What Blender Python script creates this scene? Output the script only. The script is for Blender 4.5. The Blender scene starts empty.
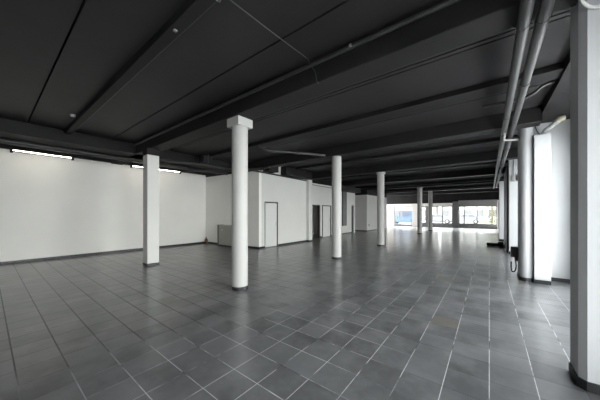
import bpy, bmesh, math, random
from mathutils import Vector, Matrix
random.seed(7)
S = bpy.context.scene
COL = S.collection
PI = math.pi

# ------------------------------------------------------------------ camera
EYE = 1.55
cam = bpy.data.cameras.new('camera'); camo = bpy.data.objects.new('camera', cam); COL.objects.link(camo)
cam.sensor_width = 36.0; cam.lens = 244.0 / 600.0 * 36.0
cam.shift_y = 13.0 / 600.0
cam.clip_start = 0.05; cam.clip_end = 400
camo.location = (0, 0, EYE); camo.rotation_euler = (PI / 2, 0, math.radians(37.8))
S.camera = camo

# ------------------------------------------------------------------ world, exposure
w = bpy.data.worlds.new('world'); S.world = w; w.use_nodes = True
wn = w.node_tree.nodes; wl = w.node_tree.links
bg = wn['Background']; bg.inputs['Strength'].default_value = 8.5
tc = wn.new('ShaderNodeTexCoord'); sp = wn.new('ShaderNodeSeparateXYZ'); rp = wn.new('ShaderNodeValToRGB')
wl.new(tc.outputs['Generated'], sp.inputs[0]); wl.new(sp.outputs['Z'], rp.inputs[0]); wl.new(rp.outputs[0], bg.inputs['Color'])
rp.color_ramp.elements[0].position = 0.0; rp.color_ramp.elements[0].color = (1, 0.985, 0.955, 1)
rp.color_ramp.elements[1].position = 0.8; rp.color_ramp.elements[1].color = (0.92, 0.95, 1, 1)
vs = S.view_settings
vs.view_transform = 'Standard'; vs.look = 'None'; vs.gamma = 1.0; vs.exposure = 0.3; vs.use_curve_mapping = False
S.cycles.use_denoising = True; S.cycles.use_adaptive_sampling = False
S.cycles.max_bounces = 10; S.cycles.diffuse_bounces = 6; S.cycles.sample_clamp_indirect = 6.0

def area(name, loc, rot, sx, sy, power, col=(1, 1, 1), portal=False):
    l = bpy.data.lights.new(name, 'AREA'); l.shape = 'RECTANGLE'; l.size = sx; l.size_y = sy
    l.energy = power; l.color = col
    o = bpy.data.objects.new(name, l); COL.objects.link(o); o.location = loc; o.rotation_euler = rot
    if portal: l.cycles.is_portal = True
    return o
DAY = (1.0, 0.985, 0.975)
FX = 1.52                                   # inside face of the street facade (right-hand side)
FAR = 30.3                                  # window wall at the far end
BACK = -5.0
BAYS = [(-4.7, 0.2), (0.5, 2.7), (3.7, 7.45), (8.3, 12.1), (15.1, 17.4), (18.0, 20.5)]  # first bay added, out of view, to light the left wall
for a, b in BAYS:                           # daylight comes in through the windows of the street facade
    area('facade_portal', (FX + 0.28, (a + b) / 2, 1.70), (0, PI / 2, 0), 3.2, b - a, 1, (1, 1, 1), True)
NEARBAYS = BAYS[1:3]
for a, b in NEARBAYS:                       # added lamps outside the two nearest bays, extra light aimed down and up
    area('bay_fill_down', (FX + 1.3, (a + b) / 2, 3.1), (0, PI / 2 - 0.5, 0), 2.6, b - a, 24 * (b - a), (0.93, 0.97, 1.0))
    area('bay_fill_up', (FX + 1.0, (a + b) / 2, 0.15), (0, PI / 2 + 1.0, 0), 1.3, b - a, 65 * (b - a), (1.0, 0.97, 0.94))
FARBAYS = [(-9.1, -7.05), (-6.4, -5.6), (-5.15, -3.05), (-2.55, 0.6)]
area('far_floor_fill', (-4.3, FAR + 3.2, 4.2), (-PI / 2 + 0.75, 0, 0), 11.0, 2.6, 3800, (1.0, 0.99, 0.97))   # added lamp, out of view, that brightens the floor by the end windows
for a, b in FARBAYS:
    area('far_portal', ((a + b) / 2, FAR + 0.3, 1.3), (-PI / 2, 0, 0), b - a, 2.2, 1, (1, 1, 1), True)

# ------------------------------------------------------------------ materials
def mat(name, base, rough=0.6, var=0.0, scale=6.0, bump=0.0, bscale=40.0, metal=0.0, spec=0.5, emit=None, es=0.0, detail=4.0):
    m = bpy.data.materials.new(name); m.use_nodes = True
    n = m.node_tree.nodes; l = m.node_tree.links; b = n['Principled BSDF']
    b.inputs['Roughness'].default_value = rough; b.inputs['Metallic'].default_value = metal
    b.inputs['Specular IOR Level'].default_value = spec
    c = tuple(base) + (1,)
    t = n.new('ShaderNodeTexCoord')
    nz = n.new('ShaderNodeTexNoise'); nz.inputs['Scale'].default_value = scale; nz.inputs['Detail'].default_value = detail
    l.new(t.outputs['Object'], nz.inputs['Vector'])
    r = n.new('ShaderNodeValToRGB'); l.new(nz.outputs['Fac'], r.inputs[0])
    r.color_ramp.elements[0].position = 0.3; r.color_ramp.elements[1].position = 0.7
    r.color_ramp.elements[0].color = tuple(max(0, x * (1 - var)) for x in base) + (1,)
    r.color_ramp.elements[1].color = tuple(min(1, x * (1 + var)) for x in base) + (1,)
    l.new(r.outputs[0], b.inputs['Base Color'])
    if bump:
        n2 = n.new('ShaderNodeTexNoise'); n2.inputs['Scale'].default_value = bscale; n2.inputs['Detail'].default_value = 5
        l.new(t.outputs['Object'], n2.inputs['Vector'])
        bp = n.new('ShaderNodeBump'); bp.inputs['Strength'].default_value = bump; bp.inputs['Distance'].default_value = 0.01
        l.new(n2.outputs['Fac'], bp.inputs['Height']); l.new(bp.outputs[0], b.inputs['Normal'])
    if emit:
        b.inputs['Emission Color'].default_value = tuple(emit) + (1,); b.inputs['Emission Strength'].default_value = es
    return m
M = {}
M['wall2'] = mat('dimmed_white_wall_paint', (0.66, 0.655, 0.63), 0.75, 0.03, 0.8, 0.05, 60)  # same white paint, toned darker where the walls catch more light
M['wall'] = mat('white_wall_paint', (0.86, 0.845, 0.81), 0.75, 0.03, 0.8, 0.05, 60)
M['backwall'] = mat('low_bounce_wall_paint', (0.05, 0.05, 0.05), 0.8, 0.05, 1)  # for the unseen rear wall, toned dark to cut bounce onto the beams
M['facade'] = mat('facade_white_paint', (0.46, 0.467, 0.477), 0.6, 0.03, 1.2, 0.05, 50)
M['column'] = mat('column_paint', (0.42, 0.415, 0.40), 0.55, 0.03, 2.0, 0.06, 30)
M['black'] = mat('black_paint', (0.014, 0.0133, 0.014), 0.6, 0.25, 1.5, 0.12, 25, spec=0.2)
M['ceil'] = mat('black_ceiling_paint', (0.0225, 0.0212, 0.0225), 0.5, 0.22, 0.9, 0.15, 12, spec=0.2)
M['base'] = mat('black_skirting', (0.015, 0.016, 0.018), 0.35, 0.3, 5)
M['pipe'] = mat('grey_pipe', (0.038, 0.038, 0.039), 0.5, 0.15, 3, 0.05, 30)
M['dpipe'] = mat('black_pipe', (0.03, 0.03, 0.03), 0.45, 0.3, 4)
M['cable'] = mat('grey_cable', (0.055, 0.055, 0.055), 0.5, 0.1, 5)
M['wplastic'] = mat('white_plastic', (0.8, 0.8, 0.78), 0.4, 0.04, 5)
M['scuff'] = mat('scuffed_grey', (0.22, 0.21, 0.19), 0.6, 0.3, 30)
M['lpipe'] = mat('pale_grey_pipe', (0.34, 0.34, 0.34), 0.45, 0.08, 6)
M['cream'] = mat('cream_plastic', (0.42, 0.40, 0.31), 0.5, 0.1, 9)
M['greyplast'] = mat('grey_plastic', (0.25, 0.25, 0.25), 0.45, 0.1, 8)
M['dgrey'] = mat('dark_grey_panel', (0.10, 0.10, 0.105), 0.5, 0.12, 3)
M['cab'] = mat('grey_beige_enamel', (0.34, 0.34, 0.30), 0.45, 0.05, 2)
M['cabside'] = mat('dark_grey_enamel', (0.13, 0.13, 0.125), 0.5, 0.08, 3)
M['door'] = mat('white_door_paint', (0.68, 0.68, 0.66), 0.4, 0.03, 2)
M['dframe'] = mat('dark_door_frame', (0.05, 0.048, 0.045), 0.4, 0.15, 4)
M['metal'] = mat('brushed_metal', (0.55, 0.55, 0.54), 0.35, 0.1, 10, metal=0.9)
M['tube'] = mat('lit_tube', (0.9, 0.9, 0.85), 0.4, emit=(1.0, 0.92, 0.76), es=22.0)
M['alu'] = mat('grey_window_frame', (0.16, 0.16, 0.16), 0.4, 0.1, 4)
M['header'] = mat('grey_header_panel', (0.36, 0.36, 0.36), 0.5, 0.08, 3)
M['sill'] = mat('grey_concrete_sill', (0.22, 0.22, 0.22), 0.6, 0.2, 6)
M['red'] = mat('dull_red_brown', (0.10, 0.045, 0.035), 0.5, 0.2, 12)
M['rubber'] = mat('black_rubber', (0.02, 0.02, 0.02), 0.6, 0.2, 10)
M['dark'] = mat('dark_interior', (0.05, 0.05, 0.05), 0.8, 0.1, 3)
M['pave'] = mat('street_paving', (0.55, 0.55, 0.54), 0.8, 0.12, 0.7, 0.1, 8)
M['road'] = mat('asphalt', (0.24, 0.24, 0.245), 0.85, 0.15, 2, 0.1, 20)
M['bldg'] = mat('pale_render', (0.33, 0.325, 0.31), 0.8, 0.05, 0.4)
M['shade'] = mat('facade_window_pane', (0.10, 0.105, 0.11), 0.2, 0.15, 0.5)
M['grass'] = mat('grass', (0.14, 0.17, 0.08), 0.9, 0.4, 6)
M['leaf'] = mat('leaf', (0.07, 0.085, 0.03), 0.7, 0.45, 3)
M['bark'] = mat('bark', (0.14, 0.11, 0.08), 0.9, 0.3, 9, 0.3, 30)
M['blue'] = mat('blue_car_paint', (0.03, 0.07, 0.17), 0.25, 0.03, 2)
M['silver'] = mat('silver_car_paint', (0.20, 0.21, 0.22), 0.3, 0.05, 2)
M['graycar'] = mat('grey_car_paint', (0.17, 0.17, 0.18), 0.3, 0.05, 2)
M['carglass'] = mat('car_glass', (0.06, 0.07, 0.08), 0.1)

def glass_mat():
    m = bpy.data.materials.new('window_glass'); m.use_nodes = True
    n = m.node_tree.nodes; l = m.node_tree.links; n.clear()
    o = n.new('ShaderNodeOutputMaterial'); mx = n.new('ShaderNodeMixShader')
    t = n.new('ShaderNodeBsdfTransparent'); t.inputs[0].default_value = (0.94, 0.96, 0.96, 1)
    g = n.new('ShaderNodeBsdfGlossy'); g.inputs['Roughness'].default_value = 0.02
    f = n.new('ShaderNodeFresnel'); f.inputs['IOR'].default_value = 1.45
    ge = n.new('ShaderNodeNewGeometry'); iv = n.new('ShaderNodeMath'); iv.operation = 'SUBTRACT'; iv.inputs[0].default_value = 1.0; l.new(ge.outputs['Backfacing'], iv.inputs[1])
    fm = n.new('ShaderNodeMath'); fm.operation = 'MULTIPLY'; l.new(f.outputs[0], fm.inputs[0]); l.new(iv.outputs[0], fm.inputs[1])
    l.new(fm.outputs[0], mx.inputs[0]); l.new(t.outputs[0], mx.inputs[1]); l.new(g.outputs[0], mx.inputs[2]); l.new(mx.outputs[0], o.inputs[0])
    return m
M['glass'] = glass_mat()

def floor_mat():
    m = bpy.data.materials.new('slate_floor_tiles'); m.use_nodes = True
    n = m.node_tree.nodes; l = m.node_tree.links; b = n['Principled BSDF']
    T = 0.3333
    def math_(op, a, c=None, d=None, clamp=False):
        x = n.new('ShaderNodeMath'); x.operation = op; x.use_clamp = clamp
        for i, v in enumerate((a, c, d)):
            if v is None: continue
            if isinstance(v, (int, float)): x.inputs[i].default_value = v
            else: l.new(v, x.inputs[i])
        return x.outputs[0]
    def noise(vec, scale, detail=4, rough=0.55):
        x = n.new('ShaderNodeTexNoise'); x.inputs['Scale'].default_value = scale; x.inputs['Detail'].default_value = detail
        x.inputs['Roughness'].default_value = rough; l.new(vec, x.inputs['Vector']); return x.outputs['Fac']
    def sstep(v, lo, hi):
        x = n.new('ShaderNodeMapRange'); x.interpolation_type = 'SMOOTHSTEP'; l.new(v, x.inputs[0])
        x.inputs[1].default_value = lo; x.inputs[2].default_value = hi; return x.outputs[0]
    def mixc(f, a, c):
        x = n.new('ShaderNodeMix'); x.data_type = 'RGBA'; l.new(f, x.inputs[0])
        for i, v in ((6, a), (7, c)):
            if isinstance(v, tuple): x.inputs[i].default_value = v + (1,)
            else: l.new(v, x.inputs[i])
        return x.outputs[2]
    tc = n.new('ShaderNodeTexCoord'); P = tc.outputs['Object']
    sx = n.new('ShaderNodeSeparateXYZ'); l.new(P, sx.inputs[0]); X, Y = sx.outputs[0], sx.outputs[1]
    u = math_('DIVIDE', math_('ADD', X, 40 * T), T); v = math_('DIVIDE', math_('ADD', Y, 40 * T - 0.18), T)
    fu, fv = math_('FRACT', u), math_('FRACT', v)
    du = math_('ABSOLUTE', math_('SUBTRACT', math_('FRACT', math_('ADD', u, 0.5)), 0.5))   # distance to the line along Y
    dv = math_('ABSOLUTE', math_('SUBTRACT', math_('FRACT', math_('ADD', v, 0.5)), 0.5))
    wv = noise(P, 9.0, 3)
    hw = math_('ADD', math_('MULTIPLY_ADD', wv, 0.010, 0.0045), math_('MULTIPLY', math_('SUBTRACT', 1.0, sstep(X, -4.5, -2.0)), 0.011))
    gu = math_('SUBTRACT', 1.0, sstep(math_('DIVIDE', du, hw), 0.75, 1.25))
    gv = math_('SUBTRACT', 1.0, sstep(math_('DIVIDE', dv, hw), 0.75, 1.25))
    cb = n.new('ShaderNodeCombineXYZ'); l.new(math_('FLOOR', u), cb.inputs[0]); l.new(math_('FLOOR', v), cb.inputs[1])
    wn_ = n.new('ShaderNodeTexWhiteNoise'); wn_.noise_dimensions = '2D'; l.new(cb.outputs[0], wn_.inputs['Vector'])
    rnd = wn_.outputs['Value']
    sc = n.new('ShaderNodeSeparateColor'); l.new(wn_.outputs['Color'], sc.inputs[0])
    big = noise(P, 0.7, 5); mid = noise(P, 3.2, 3, 0.5); fine = noise(P, 40, 4)
    tile = mixc(rnd, (0.064, 0.064, 0.066), (0.134, 0.135, 0.138))
    tile = mixc(math_('MULTIPLY', sstep(noise(P, 1.3, 5, 0.6), 0.48, 0.72), 0.55), tile, (0.062, 0.061, 0.060))
    tile = mixc(math_('MULTIPLY', sstep(noise(P, 2.2, 6, 0.62), 0.35, 0.75), 0.75), tile, (0.175, 0.176, 0.178))
    rust = math_('GREATER_THAN', sc.outputs[1], 0.985)
    tile = mixc(math_('MULTIPLY', rust, 0.7), tile, (0.12, 0.108, 0.09))
    # grout: pale or dark by floor position and line direction, broken up by noise
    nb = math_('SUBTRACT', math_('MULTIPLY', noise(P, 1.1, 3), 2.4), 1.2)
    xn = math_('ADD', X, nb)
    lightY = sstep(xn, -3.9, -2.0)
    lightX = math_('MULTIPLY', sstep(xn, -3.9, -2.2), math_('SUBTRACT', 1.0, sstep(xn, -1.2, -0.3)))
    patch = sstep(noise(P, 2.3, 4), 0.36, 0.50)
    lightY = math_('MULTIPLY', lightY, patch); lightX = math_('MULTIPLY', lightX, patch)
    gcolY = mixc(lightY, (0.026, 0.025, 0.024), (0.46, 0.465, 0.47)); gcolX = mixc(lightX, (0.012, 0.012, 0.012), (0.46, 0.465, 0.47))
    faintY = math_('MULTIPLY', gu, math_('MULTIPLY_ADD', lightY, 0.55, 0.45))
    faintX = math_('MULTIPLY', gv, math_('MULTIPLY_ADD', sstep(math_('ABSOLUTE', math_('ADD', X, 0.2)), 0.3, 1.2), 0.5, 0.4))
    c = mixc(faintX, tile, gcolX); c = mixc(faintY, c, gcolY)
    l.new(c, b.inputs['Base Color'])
    g = math_('MAXIMUM', gu, gv)
    r = math_('ADD', math_('MULTIPLY_ADD', big, 0.07, 0.165), math_('MULTIPLY', mid, 0.04))
    r = math_('ADD', r, math_('MULTIPLY', g, 0.25)); r = math_('ADD', r, math_('MULTIPLY', rnd, 0.03))
    r = math_('MAXIMUM', math_('ADD', r, 0.09), 0.285)
    l.new(r, b.inputs['Roughness']); b.inputs['Specular IOR Level'].default_value = 0.35
    b.inputs['Coat Weight'].default_value = 0.5; b.inputs['Coat Roughness'].default_value = 0.17; b.inputs['Coat IOR'].default_value = 1.5
    # relief: joints, slate ripple, each tile a touch off level
    tl = math_('ADD', math_('MULTIPLY', fu, math_('SUBTRACT', sc.outputs[0], 0.5)), math_('MULTIPLY', fv, math_('SUBTRACT', sc.outputs[2], 0.5)))
    hgt = math_('ADD', math_('MULTIPLY', g, -0.30), math_('MULTIPLY', mid, 0.30))
    hgt = math_('ADD', hgt, math_('MULTIPLY', tl, 0.35)); hgt = math_('ADD', hgt, math_('MULTIPLY', fine, 0.01))
    bp = n.new('ShaderNodeBump'); bp.inputs['Strength'].default_value = 0.5; bp.inputs['Distance'].default_value = 0.004
    l.new(hgt, bp.inputs['Height']); l.new(bp.outputs[0], b.inputs['Normal']); l.new(bp.outputs[0], b.inputs['Coat Normal'])
    return m
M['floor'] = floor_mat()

# ------------------------------------------------------------------ mesh helpers
def add_box(bm, x0, x1, y0, y1, z0, z1, bev=0.0):
    vs_ = [bm.verts.new((x, y, z)) for x in (x0, x1) for y in (y0, y1) for z in (z0, z1)]
    F_ = [(0, 1, 3, 2), (4, 6, 7, 5), (0, 4, 5, 1), (2, 3, 7, 6), (0, 2, 6, 4), (1, 5, 7, 3)]
    fs = [bm.faces.new([vs_[i] for i in f]) for f in F_]
    if bev:
        es = {e for f in fs for e in f.edges}
        bmesh.ops.bevel(bm, geom=list(es), offset=bev, segments=2, affect='EDGES', profile=0.5)
def add_prism(bm, pts, z0, z1):
    lo = [bm.verts.new((x, y, z0)) for x, y in pts]; hi = [bm.verts.new((x, y, z1)) for x, y in pts]
    k = len(pts)
    bm.faces.new(lo[::-1]); bm.faces.new(hi)
    for i in range(k): bm.faces.new((lo[i], lo[(i + 1) % k], hi[(i + 1) % k], hi[i]))
def add_lathe(bm, prof, cx=0, cy=0, seg=32):
    rings = []
    for r, z in prof:
        rings.append([bm.verts.new((cx + r * math.cos(2 * PI * i / seg), cy + r * math.sin(2 * PI * i / seg), z)) for i in range(seg)])
    for a, b in zip(rings, rings[1:]):
        for i in range(seg): bm.faces.new((a[i], a[(i + 1) % seg], b[(i + 1) % seg], b[i]))
    bm.faces.new(rings[0][::-1]); bm.faces.new(rings[-1])
def add_tube(bm, pts, r, seg=10, radii=None):
    pts = [Vector(p) for p in pts]; rings = []; up = None
    for i, p in enumerate(pts):
        d = (pts[min(i + 1, len(pts) - 1)] - pts[max(i - 1, 0)]).normalized()
        if up is None:
            up = Vector((0, 0, 1)) if abs(d.z) < 0.9 else Vector((1, 0, 0))
        a = d.cross(up).normalized(); up = a.cross(d).normalized()
        rr = radii[i] if radii else r
        rings.append([bm.verts.new(p + rr * (math.cos(2 * PI * k / seg) * a + math.sin(2 * PI * k / seg) * up)) for k in range(seg)])
    for a, b in zip(rings, rings[1:]):
        for k in range(seg): bm.faces.new((a[k], a[(k + 1) % seg], b[(k + 1) % seg], b[k]))
    bm.faces.new(rings[0][::-1]); bm.faces.new(rings[-1])
def smooth_path(pts, n=8):
    pts = [Vector(p) for p in pts]; out = []
    P_ = [pts[0]] + pts + [pts[-1]]
    for i in range(1, len(P_) - 2):
        a, b, c, d = P_[i - 1:i + 3]
        for k in range(n):
            t = k / n
            out.append(0.5 * ((2 * b) + (c - a) * t + (2 * a - 5 * b + 4 * c - d) * t * t + (3 * b - a - 3 * c + d) * t ** 3))
    out.append(pts[-1]); return out
def obj(name, bm, m, parent=None, smooth=False):
    bmesh.ops.recalc_face_normals(bm, faces=bm.faces[:])
    me = bpy.data.meshes.new(name); bm.to_mesh(me); bm.free()
    me.materials.append(M[m])
    if smooth:
        for p in me.polygons: p.use_smooth = True
        me.set_sharp_from_angle(angle=math.radians(40))
    o = bpy.data.objects.new(name, me); COL.objects.link(o)
    if parent: o.parent = parent
    return o
def boxo(name, m, *a, parent=None, bev=0.0):
    bm = bmesh.new(); add_box(bm, *a, bev=bev); return obj(name, bm, m, parent)
def boxes(name, m, lst, parent=None, bev=0.0):
    bm = bmesh.new()
    for a in lst: add_box(bm, *a, bev=bev)
    return obj(name, bm, m, parent)
def tubeo(name, m, pts, r, parent=None, seg=10, radii=None):
    bm = bmesh.new(); add_tube(bm, pts, r, seg, radii); return obj(name, bm, m, parent, True)
def tag(o, label, cat, group=None, kind=None):
    o['label'] = label; o['category'] = cat
    if group: o['group'] = group
    if kind: o['kind'] = kind
    return o
def thing(name, label, cat, loc=(0, 0, 0), group=None, kind=None):
    o = bpy.data.objects.new(name, None); COL.objects.link(o); o.location = loc; o.empty_display_size = 0.1
    return tag(o, label, cat, group, kind)
def struct(o, label=None, cat=None):
    o['kind'] = 'structure'
    if label: o['label'] = label
    if cat: o['category'] = cat
    return o

# ------------------------------------------------------------------ room shell
SLAB = 3.79; BEAMZ = 3.465; LX = -11.62
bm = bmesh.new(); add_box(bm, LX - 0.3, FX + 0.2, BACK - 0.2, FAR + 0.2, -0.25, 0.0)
struct(obj('floor', bm, 'floor'), 'dark grey square slate tiles with pale and dark joints', 'floor')
# ceiling: panels with open joints between them, concrete deck above
seams = [BACK - 0.1, -2.1, 0.64, 2.34, 3.96, 4.06, 5.94, 8.85, 10.4, 12.3, 14.3, 16.4, 18.4, 20.5, 22.6, 24.6, 26.6, 28.7, FAR + 0.1]
bm = bmesh.new()
for a, b in zip(seams, seams[1:]):
    add_box(bm, LX - 0.2, FX + 0.1, a + 0.013, b - 0.013, SLAB, SLAB + 0.06)
add_box(bm, LX - 0.2, FX + 0.15, BACK - 0.1, FAR + 0.15, SLAB + 0.09, SLAB + 0.3)
struct(obj('ceiling', bm, 'ceil'), 'black painted ceiling of wide panels with narrow joints', 'ceiling')
def wallo(name, m, lst, label): return struct(boxes(name, m, lst), label, 'wall')
wallo('wall_left', 'wall', [(LX - 0.2, LX, BACK, 21.0, 0, SLAB)], 'long white wall on the left under the tube lights')
BW = -7.90
def fy(x, d=0.0): return 7.0 + (x - LX) * 0.28 / (BW - LX) - d        # the cross wall stands a little out of square
def skew(name, m, d0, d1, z0, z1, x0=None, x1=None):
    a = LX if x0 is None else x0; b = BW if x1 is None else x1
    bm = bmesh.new(); add_prism(bm, [(a, fy(a, d1)), (b, fy(b, d1)), (b, fy(b, d0)), (a, fy(a, d0))], z0, z1)
    return obj(name, bm, m)
struct(skew('wall_front', 'wall', -0.15, 0.0, 0, 3.40), 'white cross wall behind the grey cabinet', 'wall')
struct(skew('trim_8', 'black', -0.15, 0.0, 3.40, SLAB), 'black painted band above the cross wall', 'wall band')
struct(skew('baseboard_cross', 'base', 0.001, 0.02, 0, 0.075, LX + 0.02, BW + 0.02))
P1 = -7.90
# the wall with the first door (opening Y 7.72-8.55)
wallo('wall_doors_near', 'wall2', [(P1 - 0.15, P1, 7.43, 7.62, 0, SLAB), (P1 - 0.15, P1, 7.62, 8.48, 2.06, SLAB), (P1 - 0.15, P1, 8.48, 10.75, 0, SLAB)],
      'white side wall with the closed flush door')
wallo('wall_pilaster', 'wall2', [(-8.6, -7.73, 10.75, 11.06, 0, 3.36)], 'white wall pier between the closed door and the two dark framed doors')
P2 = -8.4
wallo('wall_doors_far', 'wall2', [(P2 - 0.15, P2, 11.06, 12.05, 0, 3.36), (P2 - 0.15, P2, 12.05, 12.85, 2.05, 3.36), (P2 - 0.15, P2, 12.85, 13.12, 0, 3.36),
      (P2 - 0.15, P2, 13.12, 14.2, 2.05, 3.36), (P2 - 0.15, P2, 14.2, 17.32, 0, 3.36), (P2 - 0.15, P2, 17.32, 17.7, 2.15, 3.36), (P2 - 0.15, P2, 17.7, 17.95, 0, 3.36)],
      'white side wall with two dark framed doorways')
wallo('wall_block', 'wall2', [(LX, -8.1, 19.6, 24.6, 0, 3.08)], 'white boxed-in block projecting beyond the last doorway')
struct(boxes('trim_1', 'black', [(P2 - 0.15, P2, 11.06, 17.95, 3.36, SLAB), (LX, -8.1, 19.6, 24.6, 3.08, SLAB), (LX, LX + 0.02, BACK, 7.0, 3.50, SLAB), (-8.6, -7.73, 10.75, 11.06, 3.36, SLAB)]), 'black painted band above the white walls', 'wall band')
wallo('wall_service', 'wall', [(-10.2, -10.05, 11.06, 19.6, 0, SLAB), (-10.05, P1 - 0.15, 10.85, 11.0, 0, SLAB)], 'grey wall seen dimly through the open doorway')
# street facade on the right
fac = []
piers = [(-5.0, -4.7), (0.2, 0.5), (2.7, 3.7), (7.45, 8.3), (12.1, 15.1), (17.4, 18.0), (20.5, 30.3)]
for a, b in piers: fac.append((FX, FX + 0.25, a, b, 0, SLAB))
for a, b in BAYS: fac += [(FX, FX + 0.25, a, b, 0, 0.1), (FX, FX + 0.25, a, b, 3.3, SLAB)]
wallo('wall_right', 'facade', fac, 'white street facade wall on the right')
struct(boxes('trim_2', 'black', [(0.875, FX, BACK, 29.9, 3.63, SLAB)]), 'dark beam running along the street facade', 'beam')
wb = [(LX, FX, BACK - 0.2, BACK, 0, SLAB)]
wallo('wall_back', 'backwall', wb, 'plain rear wall out of view, kept dark against bounce light')
# far window wall
FW = [(-11.4, -9.1, FAR, FAR + 0.25, 0, 2.6), (-7.05, -6.4, FAR - 0.15, FAR + 0.25, 0, 2.62), (-9.1, -7.05, FAR, FAR + 0.25, 2.3, 2.62), (-6.4, -3.05, FAR, FAR + 0.25, 2.3, 2.62),
      (0.6, FX, FAR - 0.6, FAR + 0.25, 0, 2.8)]
wallo('wall_far', 'wall', FW, 'white end wall around the shop windows')
struct(boxes('trim_7', 'alu', [(-3.05, -2.55, FAR - 0.25, FAR + 0.25, 0, 2.75)]), 'pier left of the widest end window, grey with backlit shade', 'pier')  # dark grey base colour carries the backlit shade of the pier
struct(boxes('trim_3', 'header', [(-2.55, 0.6, FAR, FAR + 0.2, 2.28, 2.85)]), 'grey header panel over the widest end window', 'header')
struct(boxes('trim_4', 'black', [(LX, FX, FAR + 0.02, FAR + 0.2, 2.62, SLAB)]), 'black painted wall band above the end windows', 'wall band')
struct(boxes('trim_5', 'sill', [(-9.1, -7.05, FAR - 0.02, FAR + 0.2, 0, 0.12), (-6.4, -3.05, FAR - 0.02, FAR + 0.2, 0, 0.36), (-2.55, 0.6, FAR - 0.02, FAR + 0.2, 0, 0.38)]), 'low grey sill under the end windows', 'sill')
wn_i = [0]
def window(a0, a1, z0, z1, axis, pos, mull, bar=None):
    """window frame with mullions and a glass pane; axis 'x' spans X at Y=pos, axis 'y' spans Y at X=pos"""
    wn_i[0] += 1
    o = bpy.data.objects.new('window_%d' % wn_i[0], None); COL.objects.link(o); o['kind'] = 'structure'
    def bx(b0, b1, c0, c1, d=0.05):
        return (b0, b1, pos - d / 2, pos + d / 2, c0, c1) if axis == 'x' else (pos - d / 2, pos + d / 2, b0, b1, c0, c1)
    t = 0.085 if axis == 'x' else 0.05
    fr = [bx(a0, a0 + t, z0, z1), bx(a1 - t, a1, z0, z1), bx(a0 + t, a1 - t, z0, z0 + t), bx(a0 + t, a1 - t, z1 - t, z1)]
    for m_ in mull: fr.append(bx(m_ - t / 2, m_ + t / 2, z0 + t, z1 - t))
    boxes('window_frame', 'alu', fr, o)
    boxes('window_pane', 'glass', [bx(a0 + t, a1 - t, z0 + t, z1 - t, 0.008)], o)
    return o
window(-9.1, -7.05, 0.12, 2.3, 'x', FAR + 0.1, [-8.42])
window(-6.4, -5.6, 0.36, 2.3, 'x', FAR + 0.1, [])
window(-5.15, -3.05, 0.36, 2.3, 'x', FAR + 0.1, [-4.0])
window(-2.55, 0.6, 0.38, 2.28, 'x', FAR + 0.1, [-2.05, -0.98])
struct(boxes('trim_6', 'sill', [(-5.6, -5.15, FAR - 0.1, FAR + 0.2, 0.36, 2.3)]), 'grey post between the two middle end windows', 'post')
for a, b in BAYS: window(a, b, 0.1, 3.3, 'y', FX + 0.12, [a + (b - a) / 3, a + 2 * (b - a) / 3])

# skirting boards
def skirt(name, lst): return struct(boxes(name, 'base', lst, bev=0.004))
skirt('baseboard_left', [(LX, LX + 0.02, BACK, 7.0, 0, 0.075)])
skirt('baseboard_front', [(P1, P1 + 0.02, 7.26, 7.60, 0, 0.075), (P1, P1 + 0.02, 8.50, 10.73, 0, 0.075),
      (P1, -7.71, 10.73, 10.75, 0, 0.075), (-7.73, -7.71, 10.75, 11.06, 0, 0.075)])
skirt('baseboard_doors', [(P2, P2 + 0.02, 11.06, 11.98, 0, 0.09), (P2, P2 + 0.02, 12.90, 13.06, 0, 0.09), (P2, P2 + 0.02, 14.26, 17.3, 0, 0.09)])
skirt('baseboard_block', [(-10.05, -8.08, 19.58, 19.6, 0, 0.09), (-8.1, -8.08, 19.6, 24.6, 0, 0.09)])

# beams: one object each
for i, y in enumerate([-1.1, 2.98, 7.10, 11.22, 15.34, 19.45, 23.55, 27.6]):
    w_ = 0.37
    x0 = (LX if y < 0 else LX + 0.02) if y < 7 else (P1 if y < 11.0 else -8.1)
    if y > 11: x0 = -8.38 if y < 18 else (-8.09 if y < 24.5 else LX)
    struct(boxo('ceiling_beam', 'black', x0 + 0.02, 0.875, y, y + w_, BEAMZ, SLAB, bev=0.012), 'deep black cross beam under the ceiling', 'beam')
for i, y in enumerate([-2.9, 1.30, 5.24, 9.33, 13.4, 17.5, 21.6, 25.7]):
    x0 = -9.05 if y < 7 else (-7.52 if y < 11 else -8.38)
    struct(boxo('ceiling_rib', 'black', x0, 0.875, y, y + (0.13 if i == 1 else 0.36), 3.69, SLAB, bev=0.006), 'shallow black rib between two deep beams', 'rib')
struct(boxo('ceiling_beam', 'black', -10.15, -9.05, BACK, 7.05, BEAMZ, SLAB, bev=0.012), 'wide black beam running along the left wall', 'beam')

# doors
def door(nm, x, y0, y1, zt, leaf, frame, ajar=None, hy=None):
    o = bpy.data.objects.new(nm, None); COL.objects.link(o); o['kind'] = 'structure'
    t = 0.06
    if frame:
        boxes('door_frame', frame, [(x - 0.13, x + 0.03, y0, y0 + t, 0, zt), (x - 0.13, x + 0.03, y1 - t, y1, 0, zt), (x - 0.13, x + 0.03, y0 + t, y1 - t, zt - t, zt)], o)
    if leaf:
        d = boxo('door_leaf', leaf, x - 0.06, x - 0.015, y0 + t, y1 - t, 0.012, zt - t, parent=o, bev=0.004)
        if hy:
            bm = bmesh.new(); add_box(bm, x - 0.015, x + 0.0, hy - 0.02, hy + 0.02, 0.95, 1.13)
            add_tube(bm, [(x - 0.015, hy, 1.05), (x + 0.045, hy, 1.05), (x + 0.05, hy - 0.01, 1.05), (x + 0.05, hy - 0.11, 1.05)], 0.009)
            obj('door_handle', bm, 'metal', d, True)
    return o
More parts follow.
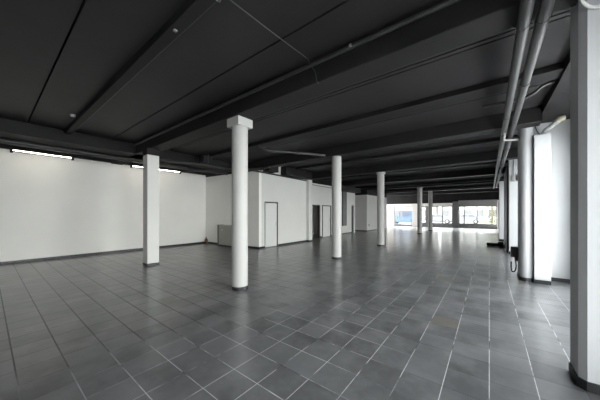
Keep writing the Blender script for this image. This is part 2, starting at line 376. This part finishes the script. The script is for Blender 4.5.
d1 = door('door_1', P1, 7.62, 8.48, 2.06, 'door', None, hy=8.36)
boxes('thin_door_frame', 'dframe', [(P1 - 0.13, P1 + 0.005, 8.43, 8.48, 0.0, 2.06), (P1 - 0.13, P1 + 0.003, 7.625, 7.64, 0.0, 2.06), (P1 - 0.13, P1 + 0.005, 7.64, 8.43, 2.03, 2.06)], d1).name = 'door_frame'  # thin dark frame strips at the sides and top of the leaf
door('door_2', P2, 12.05, 12.85, 2.05, None, 'dframe')
door('door_3', P2, 13.12, 14.2, 2.05, 'door', 'dframe', hy=14.05)
door('door_4', P2, 17.32, 17.7, 2.15, 'dark', None)  # dark panel instead of a leaf, painted as the shade in the opening

# ------------------------------------------------------------------ columns
def round_column(x, y, label, cap=None, mark=False):
    t = thing('round_column', label, 'column', (x, y, 0), 'row of round white columns', 'thing')
    r = 0.162; top = BEAMZ - (0.17 if cap == 'square' else (0.10 if cap == 'ring' else 0))
    bm = bmesh.new(); add_lathe(bm, [(r, 0.068), (r, 1.1), (r, 2.2), (r, top)], seg=40); obj('shaft', bm, 'column', t, True)
    bm = bmesh.new(); add_lathe(bm, [(r + 0.004, 0), (r + 0.004, 0.066), (r, 0.07)], seg=40); obj('base_ring', bm, 'base', t, True)['label'] = 'black painted base ring'
    if cap == 'square':
        boxo('capital', 'column', -0.185, 0.185, -0.185, 0.185, top, BEAMZ, parent=t, bev=0.008)
    elif cap == 'ring':
        bm = bmesh.new(); add_lathe(bm, [(r, top), (r + 0.05, top + 0.02), (r + 0.05, BEAMZ)], seg=40); obj('capital', bm, 'column', t, True)
    return t
CX = -4.05
round_column(-4.05, 3.205, 'nearest round white column, square capital, black base ring', 'square')
round_column(-4.11, 7.33, 'plain round white column standing second in the row, before the dark doorways')
round_column(CX, 11.45, 'round white column third in the row with a small collar at the top', 'ring')
round_column(CX, 19.65, 'slender looking fourth round column left of the end-window pier', 'ring')
round_column(CX, 23.75, 'farthest round column of the row, close to the end windows')
t = thing('square_pillar', 'square white pillar standing near the left wall, black base', 'pillar', (-8.05, 3.06, 0), None, 'thing')
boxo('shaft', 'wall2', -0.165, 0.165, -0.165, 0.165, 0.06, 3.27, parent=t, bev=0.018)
boxo('base_band', 'base', -0.169, 0.169, -0.169, 0.169, 0, 0.06, parent=t, bev=0.004)['label'] = 'black painted base band'
boxo('head_plate', 'black', -0.17, 0.17, -0.17, 0.17, 3.27, BEAMZ, parent=t, bev=0.005)['label'] = 'black painted head of the pillar'

# street-side piers
PX = FX - 0.022
t = thing('facade_pier', 'large near white pier at the right edge, chamfered corner', 'pier', (0.63, 3.21, 0), None, 'thing')
def pier_outline(o=0.0):
    return [(0.0 - o, 0.045 - o * 0.4), (0.045 - o * 0.4, 0.0 - o), (PX - 0.63, 0.0 - o), (PX - 0.63, 0.32), (0.0 - o, 0.32)]
bm = bmesh.new(); add_prism(bm, pier_outline(), 0.085, 3.63); obj('shaft', bm, 'facade', t)
bm = bmesh.new(); add_prism(bm, pier_outline(0.012), 0, 0.085); obj('skirting', bm, 'base', t)['label'] = 'black skirting'
t = thing('facade_pier', 'white pier with rounded edge behind the boxed casing', 'pier', (0.56, 7.50, 0), None, 'thing')
bm = bmesh.new()
pts = [(0.12 - 0.115 * math.cos(a), 0.115 - 0.115 * math.sin(a)) for a in [i * PI / 2 / 12 for i in range(13)]]
pts = pts + [(0.21, 0.03), (0.23, 0.10), (0.235, 0.42), (PX - 0.56, 0.42), (PX - 0.56, 0.70), (0.005, 0.70)]
add_prism(bm, pts, 0.085, 3.63); obj('shaft', bm, 'facade', t, True)
bm = bmesh.new(); add_prism(bm, [(x - (0.012 if i < 13 or i == 18 else 0), y - 0.012) for i, (x, y) in enumerate(pts)], 0, 0.085); obj('skirting', bm, 'base', t)['label'] = 'black skirting'
t = thing('pipe_casing', 'tall white boxed casing standing against the rounded pier', 'casing', (0.787, 7.44, 0))
boxo('box', 'facade', 0, 0.263, 0, 0.475, 0.085, 3.27, parent=t, bev=0.006)
boxo('skirting', 'base', -0.008, 0.262, -0.012, 0.475, 0, 0.085, parent=t, bev=0.004)['label'] = 'black skirting'
t = thing('facade_pier', 'white pier bearing two small boxes and a thin conduit', 'pier', (0.59, 12.1, 0), None, 'thing')
boxo('shaft', 'facade', 0, PX - 0.59, 0, 0.5, 0.1, 3.63, parent=t, bev=0.01)
boxo('skirting', 'base', -0.012, PX - 0.59, -0.012, 0.5, 0, 0.1, parent=t)['label'] = 'black skirting'
t = thing('clad_block', 'dark grey clad block behind the pier with the two boxes', 'block', (0.545, 12.62, 0), None, 'thing')
boxo('cladding', 'dgrey', 0, PX - 0.545, 0, 2.4, 0.1, 3.4, parent=t, bev=0.01)
boxo('skirting', 'base', -0.01, PX - 0.545, 0, 2.41, 0, 0.1, parent=t)
t = thing('facade_pier', 'narrow white pier beyond the dark grey clad block', 'pier', (0.44, 17.45, 0), None, 'thing')
boxo('shaft', 'facade', 0, PX - 0.44, 0, 0.45, 0.1, 3.3, parent=t, bev=0.01)
boxo('skirting', 'base', -0.012, PX - 0.44, -0.012, 0.45, 0, 0.1, parent=t)

# ------------------------------------------------------------------ ceiling services
def pipe_run(name, label, x, z, y0, y1, r, m='pipe', group=None, couplings=()):
    t = thing(name, label, 'pipe', (x, y0, z), group)
    bm = bmesh.new(); add_tube(bm, [(0, 0, 0), (0, (y1 - y0) / 2, 0), (0, y1 - y0, 0)], r, 18); obj('tube', bm, m, t, True)
    for c in couplings:
        bm = bmesh.new(); add_tube(bm, [(0, c - y0 - 0.045, 0), (0, c - y0 + 0.045, 0)], r + 0.007, 18); obj('coupling', bm, m, t, True)
    for c in [k for k in (2.98, 7.1, 11.22, 15.34, 19.45) if y0 < k < y1]:
        bm = bmesh.new(); add_tube(bm, [(0, c - y0 + 0.18, r * 0.9), (0, c - y0 + 0.18, BEAMZ - z + 0.01)], 0.006, 6)
        add_tube(bm, [(0, c - y0 + 0.165, 0), (0, c - y0 + 0.195, 0)], r + 0.005, 14); obj('hanger', bm, 'dpipe', t)
    return t
pipe_run('drain_pipe', 'thick grey pipe along the ceiling, left of the two', 0.258, 3.35, BACK + 0.1, 22.4, 0.05, couplings=(2.3, 6.0, 10.0, 14.0))
pipe_run('drain_pipe', 'thick grey pipe along the ceiling, nearer the street piers', 0.392, 3.35, BACK + 0.1, 22.0, 0.05, couplings=(4.6, 8.8, 12.5, 17.0))
tag(tubeo('branch_pipe', 'lpipe', smooth_path([(0.27, 7.0, 3.285), (0.27, 7.35, 3.27), (0.28, 7.5, 3.27), (0.34, 7.55, 3.27), (0.56, 7.66, 3.27)], 5), 0.022), 'thin pale branch pipe bending off below the thick pipes to the pier', 'pipe')
tag(tubeo('branch_pipe', 'lpipe', smooth_path([(0.40, 7.6, 3.39), (0.44, 7.85, 3.40), (0.5, 7.9, 3.40), (0.557, 7.92, 3.40)], 5), 0.02), 'upper thin pale branch pipe right behind the thick pipes', 'pipe')
tag(tubeo('branch_pipe', 'dpipe', smooth_path([(-0.1, 5.9, 3.60), (0.4, 5.9, 3.60), (0.6, 5.85, 3.63), (0.72, 5.8, 3.71), (0.86, 5.8, 3.74)], 6), 0.025), 'black curved pipe between the thick pipes and facade beam', 'pipe')
tag(tubeo('conduit', 'dpipe', [(-8.9, 2.90, 3.70), (-4, 2.90, 3.70), (0.86, 2.90, 3.70)], 0.03), 'black conduit running along the top of the nearest deep beam', 'conduit')
tag(boxo('junction_fitting', 'scuff', -2.0 + 0.58, -1.39, 2.845, 2.875, 3.68, 3.71, bev=0.004), 'tiny grey fitting on the conduit over the nearest deep beam', 'fitting')
tag(tubeo('conduit', 'dpipe', [(-8.9, 1.46, 3.765), (-4, 1.46, 3.765), (0.86, 1.46, 3.765)], 0.025), 'black conduit beside the narrow rib near the viewer', 'conduit')
for x, y, lb in [(-2.0, 1.36, 'pale scuffed clip on the narrow rib, the one nearest the viewer'), (-2.9, 1.36, 'pale scuffed clip midway along the narrow ceiling rib')]:
    tag(boxo('conduit_clip', 'scuff', x - 0.02, x + 0.02, y - 0.02, y + 0.02, 3.675, 3.69, bev=0.003), lb, 'clip', 'clips on the ceiling rib')
bm = bmesh.new(); add_lathe(bm, [(0.02, 3.735), (0.045, 3.745), (0.05, 3.77), (0.055, 3.79)], -7.5, 1.22, 20)
tag(obj('smoke_detector', bm, 'greyplast', None, True), 'small pale grey detector on the ceiling at the left', 'detector')
tag(tubeo('ceiling_cable', 'cable', [(-2.18, 0.2, 3.783), (-2.17, 1.0, 3.783), (-2.165, 1.28, 3.783), (-2.165, 1.285, 3.684), (-2.16, 1.45, 3.684), (-2.15, 1.5, 3.783), (-2.12, 2.2, 3.783), (-2.08, 2.86, 3.783), (-2.06, 2.86, 3.74), (-2.02, 2.968, 3.62), (-1.99, 2.972, 3.47), (-1.98, 3.0, 3.456)], 0.006, seg=6),
    'thin grey cable crossing the ceiling and dropping down the nearest beam', 'cable')

# left: tube lights on a black rail, and the dark pipework
tag(boxo('light_rail', 'black', -11.07, -10.955, -3.0, 6.98, 3.405, 3.48, bev=0.004), 'black rail carrying the tube lights along the left wall', 'rail')
def tube_light(y0, y1, label):
    t = thing('tube_light', label, 'light', (-10.89, y0, 3.385), 'tube lights on the left wall')
    L = y1 - y0
    boxo('housing', 'black', -0.06, 0.0, 0.04, L - 0.04, -0.005, 0.026, parent=t, bev=0.003)
    tubeo('lamp_tube', 'tube', [(0.0, 0.06, -0.02), (0.0, L / 2, -0.02), (0.0, L - 0.06, -0.02)], 0.011, t, 12)
    boxo('lip', 'black', 0.022, 0.032, 0.0, L, -0.06, -0.03, parent=t, bev=0.002)
    for yy in (0.0, L - 0.06):
        boxo('end_cap', 'black', -0.05, 0.03, yy, yy + 0.06, -0.09, 0.025, parent=t, bev=0.004)
tube_light(0.43, 1.80, 'lit tube light above the left wall, the nearer one')
tube_light(3.42, 5.35, 'lit tube light above the left wall, partly behind the square pillar')
tag(tubeo('service_pipe', 'dpipe', [(-10.55, BACK + 0.1, 3.52), (-10.55, 2, 3.52), (-10.55, 6.98, 3.52)], 0.07, seg=14), 'thick black pipe between the left beam and tube lights', 'pipe')
tag(tubeo('service_pipe', 'dpipe', [(-10.85, BACK + 0.1, 3.60), (-10.85, 2, 3.60), (-10.85, 6.98, 3.60)], 0.05, seg=14), 'black pipe running closest to the left wall above the lights', 'pipe')
t = thing('ceiling_fan_unit', 'black boxed unit hung by straps beyond the square pillar', 'unit', (-8.5, 5.1, 3.45))
boxo('housing', 'black', -0.16, 0.16, -0.16, 0.16, 0.0, 0.24, parent=t, bev=0.01)
for s in (-0.2, 0.2):
    boxo('strap', 'dpipe', s - 0.015, s + 0.015, -0.015, 0.015, -0.01, 0.337, parent=t, bev=0.003)
boxo('bottom_bar', 'dpipe', -0.22, 0.22, -0.02, 0.02, -0.03, -0.005, parent=t)
tag(tubeo('service_pipe', 'dpipe', smooth_path([(-9.02, 3.8, 3.38), (-8.6, 5.0, 3.38), (-8.45, 6.4, 3.37), (-7.75, 6.9, 3.38), (-6.9, 6.9, 3.38)], 6), 0.04), 'black pipe sweeping below the hung boxed unit', 'pipe')
tag(tubeo('service_pipe', 'dpipe', [(-9.6, 5.0, 3.26), (-8.6, 6.1, 3.32), (-7.2, 6.95, 3.34)], 0.045), 'black sloping pipe end left of the grey cabinet wall top', 'pipe')
tag(tubeo('service_pipe', 'dpipe', [(-7.84, 6.9, 3.335), (-7.84, 8.6, 3.325), (-7.84, 10.65, 3.30)], 0.035), 'black pipe along the top of the closed door wall', 'pipe')
tag(boxo('air_duct', 'black', P1 + 0.01, -7.55, 8.66, 10.68, 3.36, SLAB - 0.025, bev=0.01), 'black boxed duct above the wall right of the closed door', 'duct')
tag(boxo('air_duct', 'black', P1 + 0.01, -7.5, 7.50, 8.1, 3.38, SLAB, bev=0.01), 'short black duct end above the closed door corner', 'duct')
tag(tubeo('service_pipe', 'dpipe', smooth_path([(-5.45, 5.0, 3.55), (-5.25, 5.1, 3.43), (-4.95, 5.5, 3.40), (-4.5, 6.2, 3.41), (-4.2, 6.75, 3.41)], 6), 0.04), 'black pipe curving over to the top of the second round column', 'pipe')
tag(tubeo('service_pipe', 'dpipe', [(-9.85, BACK + 0.1, 3.408), (-9.85, 2, 3.408), (-9.85, 7.05, 3.408)], 0.055, seg=14), 'black pipe slung under the wide beam along the left wall', 'pipe')
tag(tubeo('conduit', 'cable', [(-8.37, 11.2, 3.25), (-8.37, 13.0, 3.23), (-8.37, 14.75, 3.22)], 0.02), 'grey conduit along the top of the far doorway wall', 'conduit')
tag(boxo('air_duct', 'black', -8.38, -7.9, 14.8, 17.9, 3.1, 3.455, bev=0.01), 'black duct above the doorway wall close to the white block', 'duct')
for i, (y, z) in enumerate([(14.6, 3.30), (16.9, 3.32), (18.8, 3.36), (21.0, 3.36)]):
    tag(tubeo('conduit', 'pipe', [(-7.87, y, z), (-4, y, z), (0.2, y, z)], 0.018, seg=8),
        ['thin grey cross conduit just past the third round column', 'thin grey cross conduit midway between third and fourth columns', 'thin grey cross conduit just before the fourth round column', 'thin grey cross conduit between the two farthest columns'][i], 'conduit', 'cross conduits under the far ceiling')
    

# ------------------------------------------------------------------ wall-side things
t = thing('metal_cabinet', 'low grey cabinet against the cross wall, behind the nearest column', 'cabinet', (-10.30, 6.815, 0))
boxo('body', 'cab', 0.13, 1.5, 0, 0.27, 0.06, 0.98, parent=t, bev=0.008)
boxo('side_panel', 'cabside', 0.0, 0.125, 0.0, 0.27, 0.0, 0.99, parent=t, bev=0.005)['label'] = 'dark grey side strip'
boxo('plinth', 'base', 0.13, 1.5, 0.02, 0.27, 0, 0.06, parent=t)
bm = bmesh.new(); add_lathe(bm, [(0.025, 0), (0.025, 0.012), (0.018, 0.02)], 0, 0, 18)
for v_ in bm.verts: v_.co = Vector((v_.co.x + 0.38, -v_.co.z, v_.co.y + 0.75))
obj('knob', bm, 'wplastic', t, True)['label'] = 'round white knob'
bm = bmesh.new(); add_lathe(bm, [(0.07, 0), (0.075, 0.02), (0.075, 0.17), (0.06, 0.22), (0.025, 0.26), (0.025, 0.32)], -11.36, 6.88, 20)
tag(obj('canister', bm, 'red', None, True), 'small dark reddish canister on the floor in the left wall corner', 'canister')
tag(boxo('wall_panel_box', 'dgrey', P2, P2 + 0.1, 15.75, 16.35, 0.62, 3.15, bev=0.01), 'tall dark grey box hung beside the second round column', 'wall box')
tag(boxo('wall_socket', 'greyplast', -8.098, -8.075, 19.95, 20.1, 0.42, 0.62, bev=0.003), 'small grey socket low on the white projecting block', 'socket')
# valve box with hose on the rounded pier
t = thing('valve_box', 'black box with a looped hose on the rounded pier', 'valve box', (0.45, 7.98, 0.47))
boxo('housing', 'rubber', -0.03, 0.107, -0.07, 0.1, 0, 0.25, parent=t, bev=0.012)
boxo('cover', 'greyplast', -0.035, -0.03, -0.04, 0.06, 0.06, 0.19, parent=t, bev=0.001)
tubeo('hose', 'rubber', smooth_path([(0.06, 0, 0.0), (0.06, 0, -0.1), (0.07, -0.01, -0.22), (0.05, -0.03, -0.33), (0.0, -0.03, -0.36), (-0.02, 0, -0.28), (-0.02, 0.0, -0.12)], 6), 0.014, t)
boxo('outlet', 'rubber', 0.04, 0.105, -0.03, 0.03, -0.09, 0, parent=t, bev=0.004)
# white corrugated hose at the top of the casing
t = thing('flexible_hose', 'short white corrugated hose rising above the boxed casing', 'hose', (0.94, 7.53, 3.27))
pth = smooth_path([(0, 0, 0.0), (0.03, -0.01, 0.08), (0.12, 0, 0.16), (0.21, 0.0, 0.25)], 12)
tubeo('corrugated_tube', 'lpipe', pth, 0.04, t, 14, [0.045 + 0.009 * math.sin(i * 2.1) for i in range(len(pth))])
bm = bmesh.new(); add_tube(bm, [(0.20, 0, 0.24), (0.25, 0, 0.30), (0.32, 0.02, 0.31)], 0.06, 14); obj('collar', bm, 'cream', t, True)['label'] = 'cream end collar'
tag(tubeo('cable', 'dpipe', smooth_path([(0.79, 7.62, 3.60), (0.83, 7.6, 3.45), (0.86, 7.6, 3.36), (0.9, 7.55, 3.275)], 5), 0.008, seg=6), 'thin dark cable left of the corrugated hose', 'cable')
# boxes and conduit on the third pier
tag(boxo('junction_box', 'greyplast', 0.66, 0.76, 12.03, 12.1, 2.74, 2.95, bev=0.006), 'small dark grey box with conduit on the pier, left of two', 'box', 'boxes on the street pier')
tag(boxo('junction_box', 'pipe', 0.80, 0.95, 12.03, 12.1, 2.74, 2.96, bev=0.006), 'small mid-grey box on the pier, right of two', 'box', 'boxes on the street pier')
tag(tubeo('conduit', 'cable', [(0.71, 12.085, 2.95), (0.71, 12.085, 3.3), (0.71, 12.085, 3.62)], 0.011, seg=8), 'thin vertical conduit rising from the boxes on the pier', 'conduit')
t = thing('floor_rail', 'low black bar lying on the floor by the clad block', 'bar', (-0.1, 14.8, 0))
boxo('bar', 'rubber', 0, 0.64, 0.0, 0.3, 0, 0.11, parent=t, bev=0.012)
boxo('end_block', 'dpipe', 0.42, 0.62, 0.02, 0.26, 0.11, 0.19, parent=t, bev=0.01)
# looped cable at the top of the near pier
bm = bmesh.new()
ring = [(0.80 + 0.17 * math.cos(a), 3.185 + 0.006 * math.sin(5 * a), 3.43 + 0.14 * math.sin(a)) for a in [i * 2 * PI / 40 for i in range(41)]]
add_tube(bm, ring, 0.013, 10)
tag(obj('cable_loop', bm, 'wplastic', None, True), 'loop of thick white cable high on the near pier', 'cable')

# ------------------------------------------------------------------ outside
struct(boxes('ground', 'pave', [(-60, 40, FAR + 0.25, 41, -0.3, -0.06), (FX + 0.25, 40, -40, FAR + 0.25, -0.3, -0.06), (-60, FX + 0.25, -40, BACK - 0.2, -0.3, -0.06)]), 'pale paving outside the windows', 'ground')
struct(boxes('road', 'road', [(-60, 40, 41, 50, -0.3, -0.08)]), 'grey road beyond the paving', 'road')
tag(boxo('grass_verge', 'grass', -9, 6, 50, 56, -0.3, 0.05), 'strip of grass across the road', 'grass', kind='stuff')
def building(x0, x1, y, h, label, cols, rows):
    t = thing('building', label, 'building', ((x0 + x1) / 2, y, -0.1))
    hw = (x1 - x0) / 2
    boxo('walls', 'bldg', -hw, hw, 0, 8, 0, h, parent=t)
    boxo('cornice', 'header', -hw - 0.2, hw + 0.2, -0.25, 8, h, h + 0.4, parent=t)
    for r_ in range(rows):
        for c in range(cols):
            xc = -hw + (c + 0.5) * 2 * hw / cols; zc = 1.6 + r_ * 3.1
            f = boxes('window', 'header', [(xc - 0.7, xc - 0.6, -0.06, 0.02, zc - 0.8, zc + 0.8), (xc + 0.6, xc + 0.7, -0.06, 0.02, zc - 0.8, zc + 0.8), (xc - 0.6, xc + 0.6, -0.06, 0.02, zc - 0.8, zc - 0.7), (xc - 0.6, xc + 0.6, -0.06, 0.02, zc + 0.7, zc + 0.8)], t)
            boxo('pane', 'shade', xc - 0.6, xc + 0.6, -0.02, 0.02, zc - 0.7, zc + 0.7, parent=f)
building(-22, -9.5, 58, 9, 'pale building seen through the left end window', 5, 3)
building(-8.5, 3.5, 62, 10, 'pale building across the road behind the widest end window', 6, 3)
def car(x, y, rz, paint, label, L=4.2, H=1.45, van=False):
    t = thing('car', label, 'car', (x, y, -0.07)); t.rotation_euler = (0, 0, rz)
    W = 0.86
    if van: prof = [(-2.1, 0.3), (-2.12, 0.9), (-2.0, 1.85), (-1.8, 1.95), (1.0, 1.95), (1.55, 1.15), (2.05, 0.95), (2.12, 0.5), (2.05, 0.3)]
    else: prof = [(-2.05, 0.32), (-2.1, 0.75), (-1.95, 0.95), (-1.55, 1.0), (-0.95, 1.42), (0.35, 1.45), (1.05, 0.98), (1.85, 0.82), (2.08, 0.6), (2.05, 0.32)]
    prof = [(a * L / 4.2, b) for a, b in prof]
    bm = bmesh.new()
    def wid(z): return W if z < 1.0 else W - 0.22 * (z - 1.0) / 0.5 * (0.4 if van else 1)
    A = [bm.verts.new((a, -wid(b), b)) for a, b in prof]; B = [bm.verts.new((a, wid(b), b)) for a, b in prof]
    bm.faces.new(A); bm.faces.new(B[::-1])
    for i in range(len(prof)): bm.faces.new((A[i], A[(i + 1) % len(prof)], B[(i + 1) % len(prof)], B[i]))
    bmesh.ops.recalc_face_normals(bm, faces=bm.faces[:])
    bmesh.ops.bevel(bm, geom=bm.edges[:], offset=0.05, segments=2, affect='EDGES')
    obj('body', bm, paint, t, True)
    z0, z1 = (1.15, 1.75) if van else (1.02, 1.36)
    for s in (-1, 1):
        for xa, xb, xc, xd in ([(-1.7, -0.5, -0.5, -1.65), (-0.4, 1.15, 0.85, -0.4)] if van else [(-1.35, -0.35, -0.35, -0.95), (-0.28, 0.8, 0.3, -0.28)]):
            bm = bmesh.new()
            q = [(xa, z0), (xb, z0), (xc, z1), (xd, z1)]
            vv = [bm.verts.new((p * L / 4.2, s * (wid(zz) + 0.006), zz)) for p, zz in q]; ww = [bm.verts.new((p * L / 4.2, s * (wid(zz) - 0.02), zz)) for p, zz in q]
            bm.faces.new(vv); bm.faces.new(ww[::-1])
            for i in range(4): bm.faces.new((vv[i], vv[(i + 1) % 4], ww[(i + 1) % 4], ww[i]))
            obj('side_window', bm, 'carglass', t)
    for sx in (-1.3, 1.3):
        for sy in (-1, 1):
            bm = bmesh.new(); add_tube(bm, [(sx * L / 4.2, sy * 0.68, 0.31), (sx * L / 4.2, sy * 0.88, 0.31)], 0.31, 20); wh = obj('wheel', bm, 'rubber', t, True)
            bm = bmesh.new(); add_tube(bm, [(sx * L / 4.2, sy * 0.87, 0.31), (sx * L / 4.2, sy * 0.89, 0.31)], 0.18, 16); obj('hubcap', bm, 'metal', wh, True)
car(-9.75, 37.5, 0, 'blue', 'blue van parked outside the left end window', van=True)
car(-6.4, 44, 0.0, 'graycar', 'dark grey car on the road, seen left of the end pier')
car(-2.9, 46, PI, 'silver', 'silver car on the road seen through the widest window')
def tree(x, y, h, label):
    t = thing('tree', label, 'tree', (x, y, -0.06))
    bm = bmesh.new(); add_tube(bm, smooth_path([(0, 0, 0), (0.05, 0, h * 0.3), (0.0, 0.05, h * 0.6), (0.1, 0, h * 0.9)], 4), 0.1, 10)
    for k in range(9):
        a = random.uniform(0, 2 * PI); z = random.uniform(0.2, 0.8) * h
        add_tube(bm, [(0.03, 0, z), (0.7 * math.cos(a), 0.7 * math.sin(a), z + 0.5)], 0.025, 6)
    obj('trunk', bm, 'bark', t, True)
    bm = bmesh.new()
    for k in range(2600):
        z = random.random(); a = random.uniform(0, 2 * PI); rr = math.sqrt(random.random()) * (1.15 * math.sin(PI * (0.12 + 0.8 * z)))
        c = Vector((rr * math.cos(a), rr * math.sin(a), 0.5 + z * (h - 0.3)))
        n1 = Vector((random.gauss(0, 1), random.gauss(0, 1), random.gauss(0, 1))).normalized(); n2 = n1.orthogonal().normalized() * 0.06; n3 = n1.cross(n2).normalized() * 0.035
        bm.faces.new([bm.verts.new(c - n2), bm.verts.new(c + n3), bm.verts.new(c + n2), bm.verts.new(c - n3)])
    obj('foliage', bm, 'leaf', t)
tree(0.25, 38.5, 5.0, 'leafy green tree outside at the right end of the widest window')
